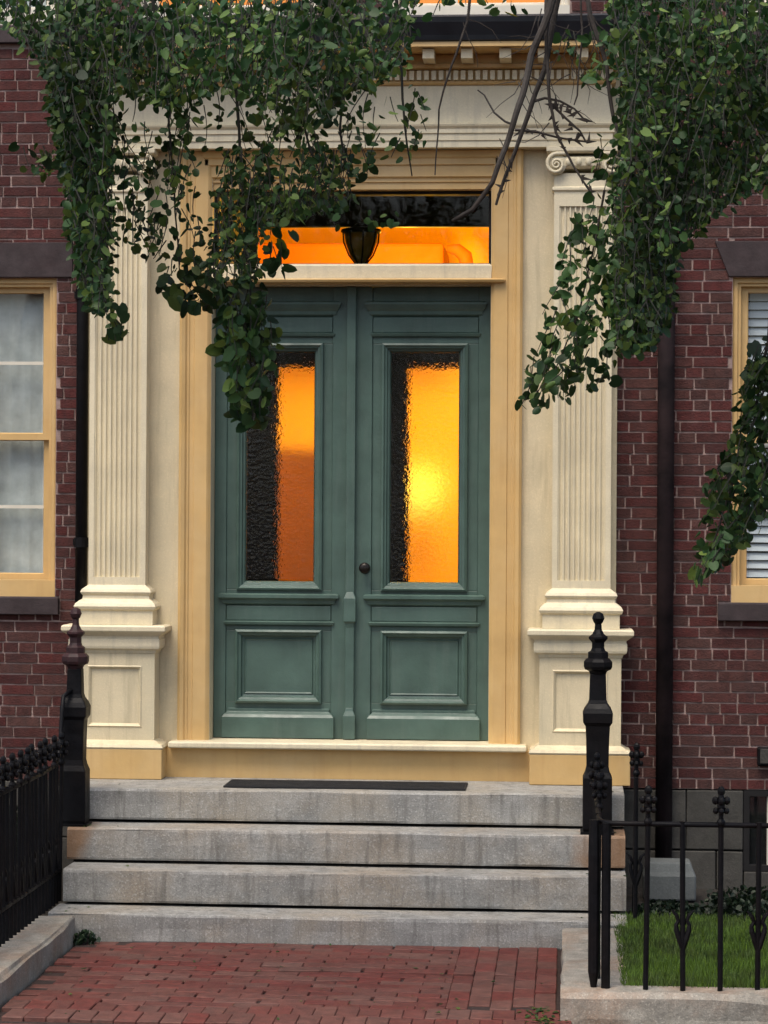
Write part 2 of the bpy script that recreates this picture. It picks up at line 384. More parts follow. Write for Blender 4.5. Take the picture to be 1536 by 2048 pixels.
while z < WZ1-.03:
    x = WX0+random.uniform(-.1, 0); kind = row % 6; c = row % 2
    while x < WX1:
        if kind == 0: L = .1
        else:
            L = .1 if (c % 3 == 2 and random.random() < .38) or random.random() < .09 else .208
        c += 1
        L += random.uniform(-.004, .004)
        segs = [(max(x, WX0), min(x+L-.0075, WX1), z, z+rowh-jt)]
        for h in block:
            ns_ = []
            for a, b, c0, c1 in segs:
                if b <= h[0] or a >= h[1] or c1 <= h[2] or c0 >= h[3]: ns_.append((a, b, c0, c1)); continue
                if a < h[0]: ns_.append((a, h[0]-.004, c0, c1))
                if b > h[1]: ns_.append((h[1]+.004, b, c0, c1))
                a2, b2 = max(a, h[0]), min(b, h[1])
                if c0 < h[2]-.012: ns_.append((a2, b2, c0, h[2]-.003))
                if c1 > h[3]+.012: ns_.append((a2, b2, h[3]+.003, c1))
            segs = ns_
        for a, b, c0, c1 in segs:
            if b-a > .02: bricks.append((a, b, c0, c1))
        x += L
    z += rowh; row += 1
sc_ = []
for i, (a, b, z0, z1) in enumerate(bricks):
    px, py = in_frame((a+b)/2, (z0+z1)/2); sc_.append((clearview(px, py)*(b-a), i))
solo = {i for s, i in sorted(sc_, reverse=True)[:298]}
rest = MB()
def brick_v(mb, a, b, z0, z1, t=0.0, x=0.0, z_=0.0):
    j = .0022; u = random.uniform
    p = u(-.002, .003)
    F_ = [(a+u(-j, j)+.0015, 0+p+u(-.001, .001), z0+u(-j, j)), (b+u(-j, j)-.0015, p+u(-.001, .001), z0+u(-j, j)), (b+u(-j, j)-.0015, p+u(-.001, .001), z1+u(-j, j)), (a+u(-j, j)+.0015, p+u(-.001, .001), z1+u(-j, j))]
    B_ = [(a, .02, z0), (b, .02, z0), (b, .02, z1), (a, .02, z1)]
    mb.add(F_+B_, [(0, 1, 2, 3), (0, 4, 5, 1), (1, 5, 6, 2), (2, 6, 7, 3), (3, 7, 4, 0)], t)
for i, (a, b, z0, z1) in enumerate(bricks):
    if i in solo:
        mb = MB(); cx, cz = (a+b)/2, (z0+z1)/2
        brick_v(mb, a-cx, b-cx, z0-cz, z1-cz); mb.build('brick', 'brick', wall, loc=(cx, 0, cz))
    else: brick_v(rest, a, b, z0, z1, random.random())
tag(rest.build('brickwork', 'brick', wall), kind='stuff')

# foundation of dressed stones
fnd = MB().box(WX0, WX1, .05, .32, -.05, .676).build('foundation', 'stone', house)
bx = [1.70, 2.12, 2.46]
def fblock(x0, x1, z0, z1): MB().box(x0+.004, x1-.004, -.012+random.uniform(0, .008), .06, z0+.004, z1-.004, j=.003).build('stone_block', 'stone', fnd, bevel=.006)
for x0, x1 in ((1.64, 2.02), (2.02, 2.36), (3.25, 3.9), (3.9, 4.6)): fblock(x0, x1, .32, .68)
for x0, x1 in ((1.64, 2.2), (2.2, 2.36), (3.25, 4.2)): fblock(x0, x1, .0, .32)
fblock(2.36, 3.25, .0, .2)
for x0, x1 in ((-4.2, -3.4), (-3.4, -2.7), (-2.7, -2.0), (-2.0, -1.64)): fblock(x0, x1, .34, .68)
for x0, x1 in ((-4.2, -3.0), (-3.0, -2.3), (-2.3, -1.64)): fblock(x0, x1, .0, .34)
bwin = MB().frame(2.36, 3.25, .2, .68, [(0, .045), (0, .0), (.035, .0), (.035, .04)], cap=False).build('basement_window', 'dark', house)
MB().box(2.40, 3.21, .036, .04, .24, .64).build('pane', 'glass', bwin)
MB().box(2.50, 2.52, .02, .034, .235, .645).build('mullion', 'white', bwin)
MB().box(2.79, 2.82, .02, .034, .235, .645).build('mullion', 'white', bwin)
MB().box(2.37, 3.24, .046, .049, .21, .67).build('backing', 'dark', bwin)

# ---- sash windows
def window(x0, x1, z0, z1, fill, m='tan', sill=True, lintel=True, slant=0, sillw=.03, linw=.08, cols=3, blindz=None):
    w_ = MB().frame(x0, x1, z0, z1, [(0, .10), (0, .035), (.012, .03), (.03, .03), (.035, .045), (.05, .045), (.055, .07), (.055, .10)], cap=False).build('window', m, house)
    ix0, ix1, iz0, iz1 = x0+.055, x1-.055, z0+.055, z1-.045
    MB().box(x0, x1, .005, .1, z0-.002, z0+.098).build('subsill', m, w_)
    zm = (iz0+iz1)/2
    iz0 = z0+.095
    for (a, b, yy) in ((iz0, zm+.02, .115), (zm-.02, iz1, .082)):
        s = MB().frame(ix0, ix1, a, b, [(0, yy+.03), (0, yy), (.038, yy), (.044, yy+.012), (.044, yy+.03)], cap=False)
        mu = MB(); gw = (ix1-ix0-.088); gh = (b-a-.088)
        for k in range(1, cols): cx = ix0+.044+gw*k/cols; mu.box(cx-.010, cx+.010, yy+.004, yy+.028, a+.04, b-.04)
        mu.box(ix0+.04, ix1-.04, yy+.006, yy+.026, (a+b)/2-.010, (a+b)/2+.010)
        s.build('sash', m, w_); mu.build('glazing_bars', 'white', w_)
        for k in range(cols):
            for r in range(2):
                p0 = ix0+.044+gw*k/cols+.008; p1 = ix0+.044+gw*(k+1)/cols-.008
                q0 = a+.044 if r == 0 else (a+b)/2+.008; q1 = (a+b)/2-.008 if r == 0 else b-.044
                MB().box(p0, p1, yy+.014, yy+.018, q0, q1).build('pane', 'glass', w_)
    if fill == 'curtain':
        mb = MB(); n = 60; v = []; f = []
        for i in range(n+1):
            x = x0+.04+(x1-x0-.08)*i/n; yy = .19+.004*math.sin(i*1.1)+.003*math.sin(i*2.7)
            v += [(x, yy, z0+.02), (x, yy, z1-.03)]
        for i in range(n): f.append((2*i, 2*i+2, 2*i+3, 2*i+1))
        mb.add(v, f).build('curtain', 'curtain', w_, smooth=True)
    if fill == 'blind':
        sm = MB().box(ix0+.01-(ix0+ix1)/2, ix1-.01-(ix0+ix1)/2, -.024, .024, -.0015, .0015).mesh('blind_slat', 'blind')
        z = iz0+.02
        while z < iz1-.02:
            share('blind_slat', sm, w_, ((ix0+ix1)/2, .18, z), (rad(64+random.uniform(-2, 2)), random.uniform(-.003, .003), 0)); z += .052
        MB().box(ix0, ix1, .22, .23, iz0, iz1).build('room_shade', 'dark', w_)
    if fill == 'lit':
        MB().box(x0+.02, x1-.02, .19, .2, z0+.02, z1-.02).build('lit_shade', 'litshade', w_)
    if sill: MB().stack(x0-sillw, x1+sillw, -.045, .1, [(0, z0-.11), (0, z0-.012), (-.004, z0-.002)]).build('sill', 'brown', w_, bevel=.004)
    if lintel:
        zt = z1+.215; mb = MB()
        v = [(x0-linw+slant, yy, z1+.003) for yy in (-.012, .08)]+[(x1+linw-slant, yy, z1+.003) for yy in (-.012, .08)]+[(x1+linw, yy, zt) for yy in (-.012, .08)]+[(x0-linw, yy, zt) for yy in (-.012, .08)]
        mb.add(v, [(0, 2, 4, 6), (1, 7, 5, 3), (0, 1, 3, 2), (2, 3, 5, 4), (4, 5, 7, 6), (6, 7, 1, 0)]).build('lintel', 'brown', w_, bevel=.004)
    return w_
window(winL[0], winL[1], WIN_Z0, WIN_Z1, 'curtain', linw=.10)
window(winR[0], winR[1], WIN_Z0, WIN_Z1, 'blind', slant=.085, sillw=.08, linw=.11)
for i, (a, b) in enumerate(ups): window(a, b, UP0, 7.0, 'lit' if i in (1, 2) else 'curtain', m='white', lintel=False)

# ---- doorway surround
PX0, PX1 = 1.215, 1.56                       # pilaster inner and outer half widths
sur = MB()
for s in (-1, 1):
    a, b = sorted((s*.84, s*1.595)); sur.box(a, b, -.05, .30, .725, 4.49)
sur.box(-1.6, 1.6, -.05, .3, 4.493, 5.16)
surround = sur.build('door_surround', 'cream', house)
for s in (-1, 1):
    # tan jamb casing with its grooves: profile across x, extruded up
    prof = [(1.03, -.05), (1.03, -.085), (1.015, -.098), (.995, -.09), (.985, -.075), (.975, -.075), (.968, -.068), (.945, -.068), (.94, -.075), (.865, -.075), (.855, -.068), (.842, -.055), (.842, .12)]
    mb = MB(); v = []; f = []
    for x, yy in prof: v += [(s*x, yy, .945), (s*x, yy, 4.49)]
    for i in range(len(prof)-1): f.append((2*i, 2*i+2, 2*i+3, 2*i+1))
    mb.add(v, f).build('jamb', 'tan', surround)
# head casing above the transom
MB().stack(-.84, .84, -.03, .12, [(.0, 4.262), (.0, 4.30), (.012, 4.305), (.012, 4.325), (.03, 4.335), (.03, 4.40), (.045, 4.405), (.045, 4.44), (.055, 4.45), (.06, 4.488)]).build('head_casing', 'tan', surround)
# transom bar with drip moulding
MB().stack(-.84, .84, .0, .14, [(0, 3.69), (.0, 3.805)]).build('transom_bar', 'cream', surround)
MB().stack(-.90, .90, -.085, .02, [(0, 3.695), (.022, 3.70), (.028, 3.712), (.0, 3.722)]).build('drip_moulding', 'tan', surround)
MB().stack(-.842, .842, -.06, .02, [(0, 3.722), (0.003, 3.80), (-.01, 3.812)]).build('transom_sill', 'cream_light', surround)
# apron below the threshold
MB().box(-1.11, 1.11, -.11, .3, .725, .905).build('apron', 'tan', surround)
MB().stack(-1.07, 1.07, -.19, .2, [(-.008, .905), (0, .912), (.0, .937), (-.008, .945)]).build('threshold', 'cream_light', surround, bevel=.004)

def pilaster(s):
    p = empty('pilaster', (0, 0, 0), house)
    def X(a, b): return sorted((s*a, s*b))
    x0, x1 = X(PX0, PX1)
    yf = -.17; zb, zt = 1.875, 4.335; f0, f1 = 1.925, 4.14
    mb = MB(); mb.box(x0, x1, yf, -.05, zb, f0); mb.box(x0, x1, yf, -.05, f1, zt)
    nfl = 9; m0 = .035; wf = (x1-x0-2*m0)/nfl; pr = [(x0, -.05), (x0, yf), (x0+m0-.004, yf), (x0+m0, yf+.006)]
    for k in range(nfl):
        a = x0+m0+k*wf
        pr += [(a+wf*.12, yf+.006)] + [(a+wf*(.5-.38*math.cos(math.pi*q/5)), yf+.006+.014*math.sin(math.pi*q/5)) for q in range(1, 5)] + [(a+wf*.88, yf+.006)]
    pr += [(x1-m0, yf+.006), (x1-m0+.004, yf), (x1, yf), (x1, -.05)]
    v = []; f = []
    for x, yy in pr: v += [(x, yy, f0), (x, yy, f1)]
    for i in range(len(pr)-1): f.append((2*i, 2*i+2, 2*i+3, 2*i+1))
    mb.add(v, f); mb.build('shaft', 'cream_light', p)
    # base mouldings
    MB().stack(x0, x1, yf, -.05, [(.055, 1.64), (.055, 1.725), (.068, 1.732), (.075, 1.75), (.066, 1.768), (.046, 1.785), (.03, 1.795), (.028, 1.815), (.035, 1.822), (.042, 1.835), (.034, 1.852), (.012, 1.868), (0, 1.878)]).build('base', 'cream_light', p, bevel=.002)
    # pedestal: die with sunk panel, cap and base
    d0, d1 = X(1.145, 1.625); yp = -.235
    ped = MB().box(d0, d1, yp+.014, -.05, .905, 1.60)
    ped.box(d0, d0+.075, yp, yp+.014, .905, 1.60); ped.box(d1-.075, d1, yp, yp+.014, .905, 1.60)
    ped.box(d0+.075, d1-.075, yp, yp+.014, .905, 1.03); ped.box(d0+.075, d1-.075, yp, yp+.014, 1.40, 1.60)
    ped.frame(d0+.075, d1-.075, 1.03, 1.40, [(0, yp), (.008, yp-.006), (.016, yp+.002), (.024, yp+.013)], cap=False)
    ped.build('pedestal', 'cream', p)
    MB().stack(d0, d1, yp, -.05, [(.0, 1.47), (.006, 1.475), (.012, 1.49), (.03, 1.50), (.034, 1.515), (.034, 1.555), (.028, 1.56), (.03, 1.575), (.065, 1.60), (.072, 1.608), (.072, 1.632), (.062, 1.64)]).build('pedestal_cap', 'cream_light', p, bevel=.002)
    MB().stack(d0, d1, yp, -.05, [(.052, .725), (.055, .73), (.055, .905)]).build('plinth', 'tan', p, bevel=.008)
    MB().stack(d0, d1, yp, -.05, [(.055, .906), (.06, .915), (.052, .93), (.03, .938), (.012, .95), (0, .955)]).build('plinth_moulding', 'cream', p)
    # ionic capital
    cap = MB().stack(x0, x1, yf, -.05, [(.0, 4.225), (.012, 4.235), (.012, 4.25), (0, 4.258)])
    cap.stack(x0-.01, x1+.01, yf-.01, -.05, [(.0, 4.36), (.02, 4.375), (.025, 4.42), (.0, 4.435)])
    cap.stack(x0-.035, x1+.035, yf-.035, -.05, [(0, 4.452), (.012, 4.462), (.012, 4.487)])
    cap.build('capital', 'cream_light', p, bevel=.002)
    for sx in (x0+.012, x1-.012):
        sg = 1 if sx < (x0+x1)/2 else -1
        pts = []; rr = []
        for i in range(46):
            th = i/45*math.pi*4.6; r_ = .066*math.exp(-.135*th)
            pts.append((sx-sg*r_*math.sin(th), yf-.036-.012*i/45, 4.382+r_*math.cos(th))); rr.append(.013*math.exp(-.075*th))
        vo = MB().tube([(sx+sg*.06, yf-.036, 4.448)]+pts, [.013]+rr, 8)
        vo.lathe(0, 0, [(.06, 0), (.06, .02)], 20)
        for i in range(len(vo.v)-40, len(vo.v)): a, b, c_ = vo.v[i]; vo.v[i] = (sx+a, yf-.03+c_, 4.385+b)
        vo.build('volute', 'cream_light', p, smooth=True)
    eg = MB()
    for k in range(4):
        cx = x0+.085+k*(x1-x0-.17)/3; eg.ball((cx, yf-.03, 4.40), .022, (.9, .8, 1.2))
    eg.build('egg_moulding', 'cream_light', p, smooth=True)
    return p
pilaster(-1); pilaster(1)

# entablature
ent = MB()
ent.stack(-1.55, 1.55, -.17, -.05, [(0, 4.492), (0, 4.53), (.008, 4.533), (.008, 4.572), (.018, 4.575), (.018, 4.60), (.032, 4.615), (.036, 4.625), (.0, 4.632), (0, 4.858)])
entablature = ent.build('entablature', 'cream_light', house)
MB().stack(-1.55, 1.55, -.17, -.05, [(.0, 4.859), (.02, 4.863), (.026, 4.872), (.026, 4.882)]).build('bed_moulding', 'tan', entablature)
MB().box(-1.56, 1.56, -.185, -.05, 4.884, 4.945).build('dentil_band', 'tan', entablature)
dm = MB().box(-.0135, .0135, -.036, 0, -.027, .027).mesh('dentil', 'cream_light')
k = -1.545
while k < 1.56: share('dentil', dm, entablature, (k, -.187, 4.912)); k += .0435
MB().stack(-1.56, 1.56, -.21, -.05, [(0, 4.947), (.02, 4.955), (.02, 4.975), (0.0, 4.98), (0, 5.035)]).build('frieze_moulding', 'tan', entablature)
mm = MB().box(-.034, .034, -.20, 0, -.028, .028).mesh('modillion', 'cream')
k = -1.543
while k < 1.61: share('modillion', mm, entablature, (k, -.213, 5.005)); k += .2245
MB().box(-1.70, 1.70, -.46, -.05, 5.038, 5.065).build('soffit', 'tan', entablature)
MB().stack(-1.70, 1.70, -.46, -.05, [(0, 5.067), (.012, 5.072), (.02, 5.10), (.05, 5.17), (.056, 5.20), (.05, 5.205)]).build('gutter', 'gutter', entablature)
MB().stack(-1.70, 1.70, -.46, 0.0, [(.04, 5.206), (.03, 5.216), (-.2, 5.235)]).build('porch_roof', 'gutter', entablature)

# transom light
tr = MB().frame(-.842, .842, 3.806, 4.262, [(0, .12), (0, .055), (.01, .05), (.02, .055), (.022, .12)], cap=False).build('transom_window', 'dark', house)
MB().box(-.82, .82, .075, .079, 3.826, 4.242).build('pane', 'smooth_glass', tr)

# ---- double door
def leaf(s):
    d = empty('door', (0, 0, 0), house)
    def X(a, b): return sorted((s*a, s*b))
    Y0 = .10
    a0, a1 = X(.002, .838); g0, g1 = X(.235, .645); f0, f1 = X(.12, .765)
    b = MB()
    # stiles and rails round the glass and lower panel
    zt, zb = 3.688, .948
    b.box(a0, f0, Y0, .145, zb, zt) if s > 0 else b.box(a0, f0, Y0, .145, zb, zt)
    b.box(f1, a1, Y0, .145, zb, zt)
    b.box(f0, f1, Y0+.012, .145, 3.344, zt); b.box(f0, f1, Y0+.012, .145, 1.60, 1.85); b.box(f0, f1, Y0+.012, .145, zb, 1.165)
    b.box(f0, g0-.05*1, Y0+.012, .145, 1.85, 3.344); b.box(g1+.05, f1, Y0+.012, .145, 1.85, 3.344)
    b.box(f0, f0+.065, Y0+.012, .145, 1.165, 1.60); b.box(f1-.065, f1, Y0+.012, .145, 1.165, 1.60)
    b.build('door_frame', 'green', d, bevel=.003)
    MB().frame(g0-.055, g1+.055, 1.846, 3.346, [(-.002, Y0+.012), (0, Y0-.012), (.012, Y0-.018), (.02, Y0-.008), (.03, Y0-.004), (.034, Y0+.012), (.045, Y0+.016), (.052, Y0+.03), (.056, Y0+.045)], cap=False).build('glazing_moulding', 'green', d)
    MB().box(g0-.005, g1+.005, .132, .137, 1.91, 3.292).build('pane', 'door_glass', d)
    MB().frame(f0+.06, f1-.06, 1.16, 1.605, [(-.002, Y0+.012), (0, Y0-.014), (.012, Y0-.02), (.022, Y0-.006), (.034, Y0+.0), (.04, Y0+.022), (.052, Y0+.026), (.058, Y0+.02), (.066, Y0+.024)], cap=True).build('lower_panel', 'green', d)
    c0, c1 = X(.085, .81)
    MB().stack(f0, f1, Y0+.012, .13, [(.0, 3.505), (.02, 3.52), (.022, 3.54), (.035, 3.555), (.048, 3.58), (.048, 3.592), (.03, 3.60)]).build('cap_moulding', 'green', d)
    MB().box(f0+.004, f1-.004, Y0-.002, .13, 3.412, 3.50).build('frieze_panel', 'green', d, bevel=.003)
    MB().stack(f0, f1, Y0, .13, [(.0, 3.385), (.006, 3.39), (.012, 3.405), (0, 3.411)]).build('fillet', 'green', d)
    MB().stack(f0, f1, Y0+.008, .13, [(.0, 1.752), (.02, 1.765), (.024, 1.785), (.045, 1.80), (.045, 1.818), (.03, 1.826)]).build('lock_rail_moulding', 'green', d)
    MB().box(f0+.004, f1-.004, Y0-.002, .13, 1.662, 1.75).build('middle_panel', 'green', d, bevel=.003)
    MB().stack(f0, f1, Y0, .13, [(.0, 1.63), (.012, 1.638), (.016, 1.652), (0, 1.66)]).build('fillet', 'green', d)
    MB().stack(f0-.02, f1+.02, Y0-.03, .13, [(0, .95), (0, 1.075), (-.012, 1.092), (-.03, 1.108), (-.03, 1.125), (-.04, 1.13)]).build('kick_rail', 'green', d, bevel=.003)
    return d
dl = leaf(-1); dr = leaf(1)
ast = MB().box(-.032, .022, .062, .098, .95, 3.686)
ast.stack(-.026, .016, .062, .09, [(.0, 1.62), (.006, 1.65), (.016, 1.66), (.016, 1.80), (.004, 1.83), (0, 1.84)])
ast.stack(-.026, .016, .062, .09, [(.016, .95), (.016, 1.09), (.004, 1.12), (0, 1.14)])
ast.build('astragal', 'green', dl, bevel=.004)
kn = MB().lathe(0, 0, [(.03, 0), (.03, .006), (.012, .01), (.012, .035), (.024, .042), (.034, .055), (.034, .066), (.02, .078)], 20)
for i, (a, b, c_) in enumerate(kn.v): kn.v[i] = (.085+a, .099-c_, 1.985+b)
kn.build('door_knob', 'brass', dr, smooth=True)

# ---- vestibule and lit hall behind the glass
hall = empty('entrance_hall', (0, 0, 0), house)
ve = MB()
ve.box(-1.0, -.86, .31, 1.80, .8, 4.6); ve.box(.86, 1.0, .31, 1.80, .8, 4.6); ve.box(-.86, .86, .31, 1.80, 4.45, 4.6); ve.box(-.86, .86, .2, 1.80, .8, .94)
ve.build('vestibule_lining', 'dark', hall)
idr = MB(); YI = 1.80
for s in (-1, 1):
    a, b = sorted((s*.235, s*.645)); c0, c1 = sorted((s*.645, s*1.0)); e0, e1 = sorted((0, s*.235))
    idr.box(c0, c1, YI, YI+.05, .8, 3.70); idr.box(e0, e1, YI, YI+.05, .8, 3.70)
    idr.box(a, b, YI, YI+.05, .8, 1.70); idr.box(a, b, YI, YI+.05, 3.30, 3.70)
idr.box(-1.0, 1.0, YI, YI+.05, 4.25, 4.6); idr.box(-1, -.80, YI, YI+.05, 3.7, 4.25); idr.box(.86, 1.0, YI, YI+.05, 3.7, 4.25)
idr.build('inner_doors', 'dark', hall)
for s in (-1, 1):
    a, b = sorted((s*.235, s*.645)); MB().box(a, b, YI+.02, YI+.028, 1.70, 3.30).build('inner_pane', 'inner_glass', hall)
hb = MB(); HY = 5.2
hb.box(-1.9, 1.9, HY, HY+.1, .8, 5.0); hb.box(-2.0, -1.9, 1.86, HY, .8, 5.0); hb.box(1.9, 2.0, 1.86, HY, .8, 5.0)
hb.box(-2, 2, 1.86, HY+.1, 5.0, 5.1); hb.box(-2, 2, 1.86, HY+.1, .7, .8)
hb.box(-2, -1.0, 1.80, 1.86, .8, 5.0); hb.box(1.0, 2, 1.80, 1.86, .8, 5.0); hb.box(-1.0, 1.0, 1.86, 1.9, 4.6, 5.0)
hb.build('hall_walls', 'hallwall', hall)
MB().box(-1.88, .34, 4.3, 5.15, 3.62, 4.42).build('stair_bulkhead', 'bulkhead', hall, bevel=.03)
MB().tube([(.36, 4.35, 4.38), (.44, 4.35, 4.37), (.50, 4.35, 4.32), (.53, 4.35, 4.20)], [.03, .05, .06, .05], 10).build('corbel', 'bulkhead', hall, smooth=True)
lan = empty('hanging_lantern', (0, 0, 0)); lc = at(722, 470, .9); lan.location = (lc.x, .9, lc.z); tag(lan, 'small dark ribbed lantern hanging behind the transom glass', 'lantern')
MB().lathe(0, 0, [(.004, .55), (.004, .08), (.03, .075), (.06, .05), (.125, .035), (.13, .02), (.115, .01)], 16).build('cap', 'iron', lan)
MB().lathe(0, 0, [(.105, .01), (.10, -.05), (.07, -.13), (.03, -.18)], 16).build('glass_bowl', 'olive_glass', lan, smooth=True)
for k in range(8):
    an = k*math.pi/4+.2; c_, s_ = math.cos(an), math.sin(an)
    MB().tube([(c_*.115, s_*.115, .015), (c_*.11, s_*.11, -.05), (c_*.078, s_*.078, -.13), (c_*.03, s_*.03, -.19)], .006, 5).build('rib', 'iron', lan)
MB().ball((0, 0, -.195), .02).build('finial', 'iron', lan)
MB().box(-1.89, -.12, 2.75, 2.8, .8, 2.78).build('stair_panelling', 'hallwood', hall)
lamp = empty('hall_table_lamp', (.12, 4.75, .93))
tag(lamp, 'glowing orange lamp seen through the rippled glass of the right door', 'lamp')
MB().lathe(0, 0, [(.09, 0), (.09, .02), (.015, .05), (.015, 1.42), (.02, 1.44)], 12).build('stem', 'brass', lamp, smooth=True)
MB().lathe(0, 0, [(.10, 1.42), (.13, 1.46), (.11, 1.62), (.06, 1.70)], 20).build('lamp_shade', 'lamp', lamp, smooth=True)
for nm, loc, e in (('hall_light', (.2, 3.0, 4.0), 150), ('hall_light', (.14, 4.80, 2.53), 1.7)):
    pl = bpy.data.lights.new(nm, 'POINT'); pl.energy = e; pl.color = (1, .53, .05); pl.shadow_soft_size = .15
    po = bpy.data.objects.new(nm, pl); link(po); po.location = loc

# ------------------------------------------------------------------ steps
steps = empty('granite_steps', (0, 0, 0))
tag(steps, 'four wide grey granite steps leading up to the front doors', 'steps')
def slab(name, x0, x1, y0, y1, z0, z1, m, parent, amp=.004, nx=40, chip=.012, seed=0):
    """stone block with uneven worn arrises: x runs along the front edge (y0)"""
    v = []; f = []
    prof = [(y1, z0), (y0+.004, z0), (y0, z0+.012), (y0, (z0+z1)/2), (y0, z1-chip), (y0+chip*.3, z1-chip*.3), (y0+chip, z1), ((y0+y1)/2, z1), (y1, z1)]
    for i in range(nx+1):
        x = x0+(x1-x0)*i/nx
        for k, (yy, zz) in enumerate(prof):
            n1 = noise.noise(Vector((x*3.1+seed*9, k*.9, seed)))*amp; n2 = noise.noise(Vector((x*1.3+seed*5, k*.7+5, seed)))*amp*1.5
            v.append((x, yy+(n1 if 0 < k < 7 else 0), zz+(n2 if k >= 4 and k < 8 else 0)))
    m_ = len(prof)
    for i in range(nx):
        for k in range(m_-1): f.append((i*m_+k, (i+1)*m_+k, (i+1)*m_+k+1, i*m_+k+1))
    f.append(tuple(range(m_))); f.append(tuple(nx*m_+q for q in range(m_))[::-1])
    return MB().add(v, f).build(name, m, parent)
SE = [(-.78, .725, .535), (-1.06, .53, .34), (-1.34, .335, .145), (-1.62, .14, -.03)]
for i, (yf, zt, zb) in enumerate(SE):
    slab('step', (-1.62, -1.50, -1.465, -1.49)[i], 1.635, yf, .05 if i == 0 else yf+.34, zb+.013, zt, 'granite_rust' if i == 1 else 'granite', steps, amp=.006, chip=.014, seed=i)
MB().box(-1.46, 1.60, -.74, .0, .0, .53).box(-1.46, 1.60, -1.04, -.74, .0, .34).box(-1.46, 1.60, -1.32, -1.04, 0, .14).build('bedding', 'soil', steps)
mt = MB().box(-.67, .73, -.66, -.30, .727, .736)
for k in range(18):
    pass
for k in range(7): mt.box(-.66, .72, -.645+k*.05, -.62+k*.05, .736, .739)
tag(mt.build('doormat', 'mat', bevel=.003), 'long thin black doormat lying on the top granite step', 'doormat')

# ------------------------------------------------------------------ kerbs
def kerb_arm(name, x0, x1, y0, y1, zt, face, label):
    o = slab(name, -(y1-y0)/2, (y1-y0)/2, -(x1-x0)/2, (x1-x0)/2, -.45, zt, 'kerb', None, amp=.012, nx=30, chip=.02, seed=3+face)
    o.location = ((x0+x1)/2, (y0+y1)/2, 0); o.rotation_euler = (0, 0, rad(90*face)); return tag(o, label, 'kerb')
kerb_arm('granite_kerb', -1.63, -1.33, -3.75, -1.66, .125, 1, 'grey granite kerb under the left iron railing beside the brick walk')
rk = empty('granite_kerb', (1.29, -3.56, 0)); tag(rk, 'weathered granite kerb turning the corner under the right iron railing', 'kerb')
o = slab('side_stone', -.835, .835, -.155, .155, -.1, .12, 'kerb', rk, amp=.012, nx=26, chip=.02, seed=11); o.location = (.155, 1.04, 0); o.rotation_euler = (0, 0, rad(-90))
o = slab('front_stone', 0, 3.6, 0, .21, -.1, .13, 'kerb', rk, amp=.022, nx=80, chip=.025, seed=12); o.location = (-.005, -.01, 0)

# ------------------------------------------------------------------ ironwork
def newel(x, y, z0, label):
    n = empty('newel_post', (x, y, z0)); tag(n, label, 'newel post', 'cast iron newel posts on the steps')
    b = MB()
    b.stack(-.05, .05, -.05, .05, [(.018, .50), (.024, .53), (.024, .80), (.012, .83), (.006, .86), (.008, 1.0), (.012, 1.08), (.024, 1.10), (.026, 1.15), (.016, 1.175), (0, 1.20), (-.006, 1.22), (-.010, 1.36)], full=True)
    b.build('shaft', 'iron', n, bevel=.006)
    h = MB().lathe(0, 0, [(.042, 1.355), (.05, 1.375), (.072, 1.385), (.078, 1.40), (.078, 1.425), (.065, 1.44), (.055, 1.445), (.055, 1.475), (.04, 1.485), (.034, 1.50), (.034, 1.53), (.052, 1.55), (.052, 1.56), (.032, 1.575), (.02, 1.60), (.018, 1.63), (.026, 1.64), (.034, 1.66), (.026, 1.685), (.008, 1.695)], 8, rad(22.5))
    h.build('finial', 'rust' if x < 0 else 'iron', n)
    MB().box(-.085, .085, -.085, .085, .50, .512).build('base_plate', 'iron', n)
    n.scale = (1.0, 1.0, 1.035) if x < 0 else (1.1, 1.1, 1.035)
    return n
NY = -1.50
newel(-1.483, -.935, .015, 'black cast iron newel post with reddish finial at the left end of the steps')
newel(1.48, -.935, .015, 'black cast iron newel post in front of the right pilaster pedestal')

picketA = MB().tube([(0, 0, 0), (0, 0, .80)], .0125, 8)
pickA = picketA.mesh('picket', 'iron')
flo = MB()
flo.lathe(0, 0, [(.012, .76), (.02, .775), (.02, .785), (.011, .80), (.011, .83), (.018, .85), (.016, .89), (.006, .935)], 8)
for k in range(4):
    an = k*math.pi/2; c_, s_ = math.cos(an), math.sin(an)
    flo.ball((c_*.024, s_*.024, .835), .014, (1, 1, 1.1), 6); flo.ball((c_*.026, s_*.026, .882), .016, (1, 1, 1.2), 6)
flo.ball((0, 0, .925), .018, (1, 1, 1.3), 6)
finA = flo.mesh('finial', 'iron')
fk = MB()
for s in (-1, 1):
    fk.tube([(0, 0, .20), (s*.012, 0, .24), (s*.028, 0, .29), (s*.03, 0, .315), (s*.02, 0, .335), (s*.028, 0, .36), (s*.05, 0, .385)], [.012, .014, .013, .010, .009, .010, .004], 6)
fk.ball((0, 0, .33), .016, (1, .6, 1.6), 6)
frk = fk.mesh('bracket', 'iron')
def fence(name, label, runs, zb, swoop):
    f = empty(name, (0, 0, 0)); tag(f, label, 'railing', 'black iron railings')
    for rp in runs['rails']: MB().tube(rp, .013, 8).build('rail', 'iron', f, smooth=True)
    for i, (x, y, r) in enumerate(runs['pickets']):
        jx, jy = random.uniform(-.012, .012), random.uniform(-.01, .01)
        p = share('picket', pickA, f, (x, y, zb), (jy, jx, 0), (1, 1, .98 if i % 2 else 1))
        if i % 2 == 0: share('finial', finA, p, (0, 0, 0), (0, 0, r))
        else: share('bracket', frk, p, (0, 0, 0), (0, 0, r))
    return f
zr = .89
LX, RX = -1.53, 1.46
lp = [(LX, -1.12-.088*i, rad(90)) for i in range(26)]
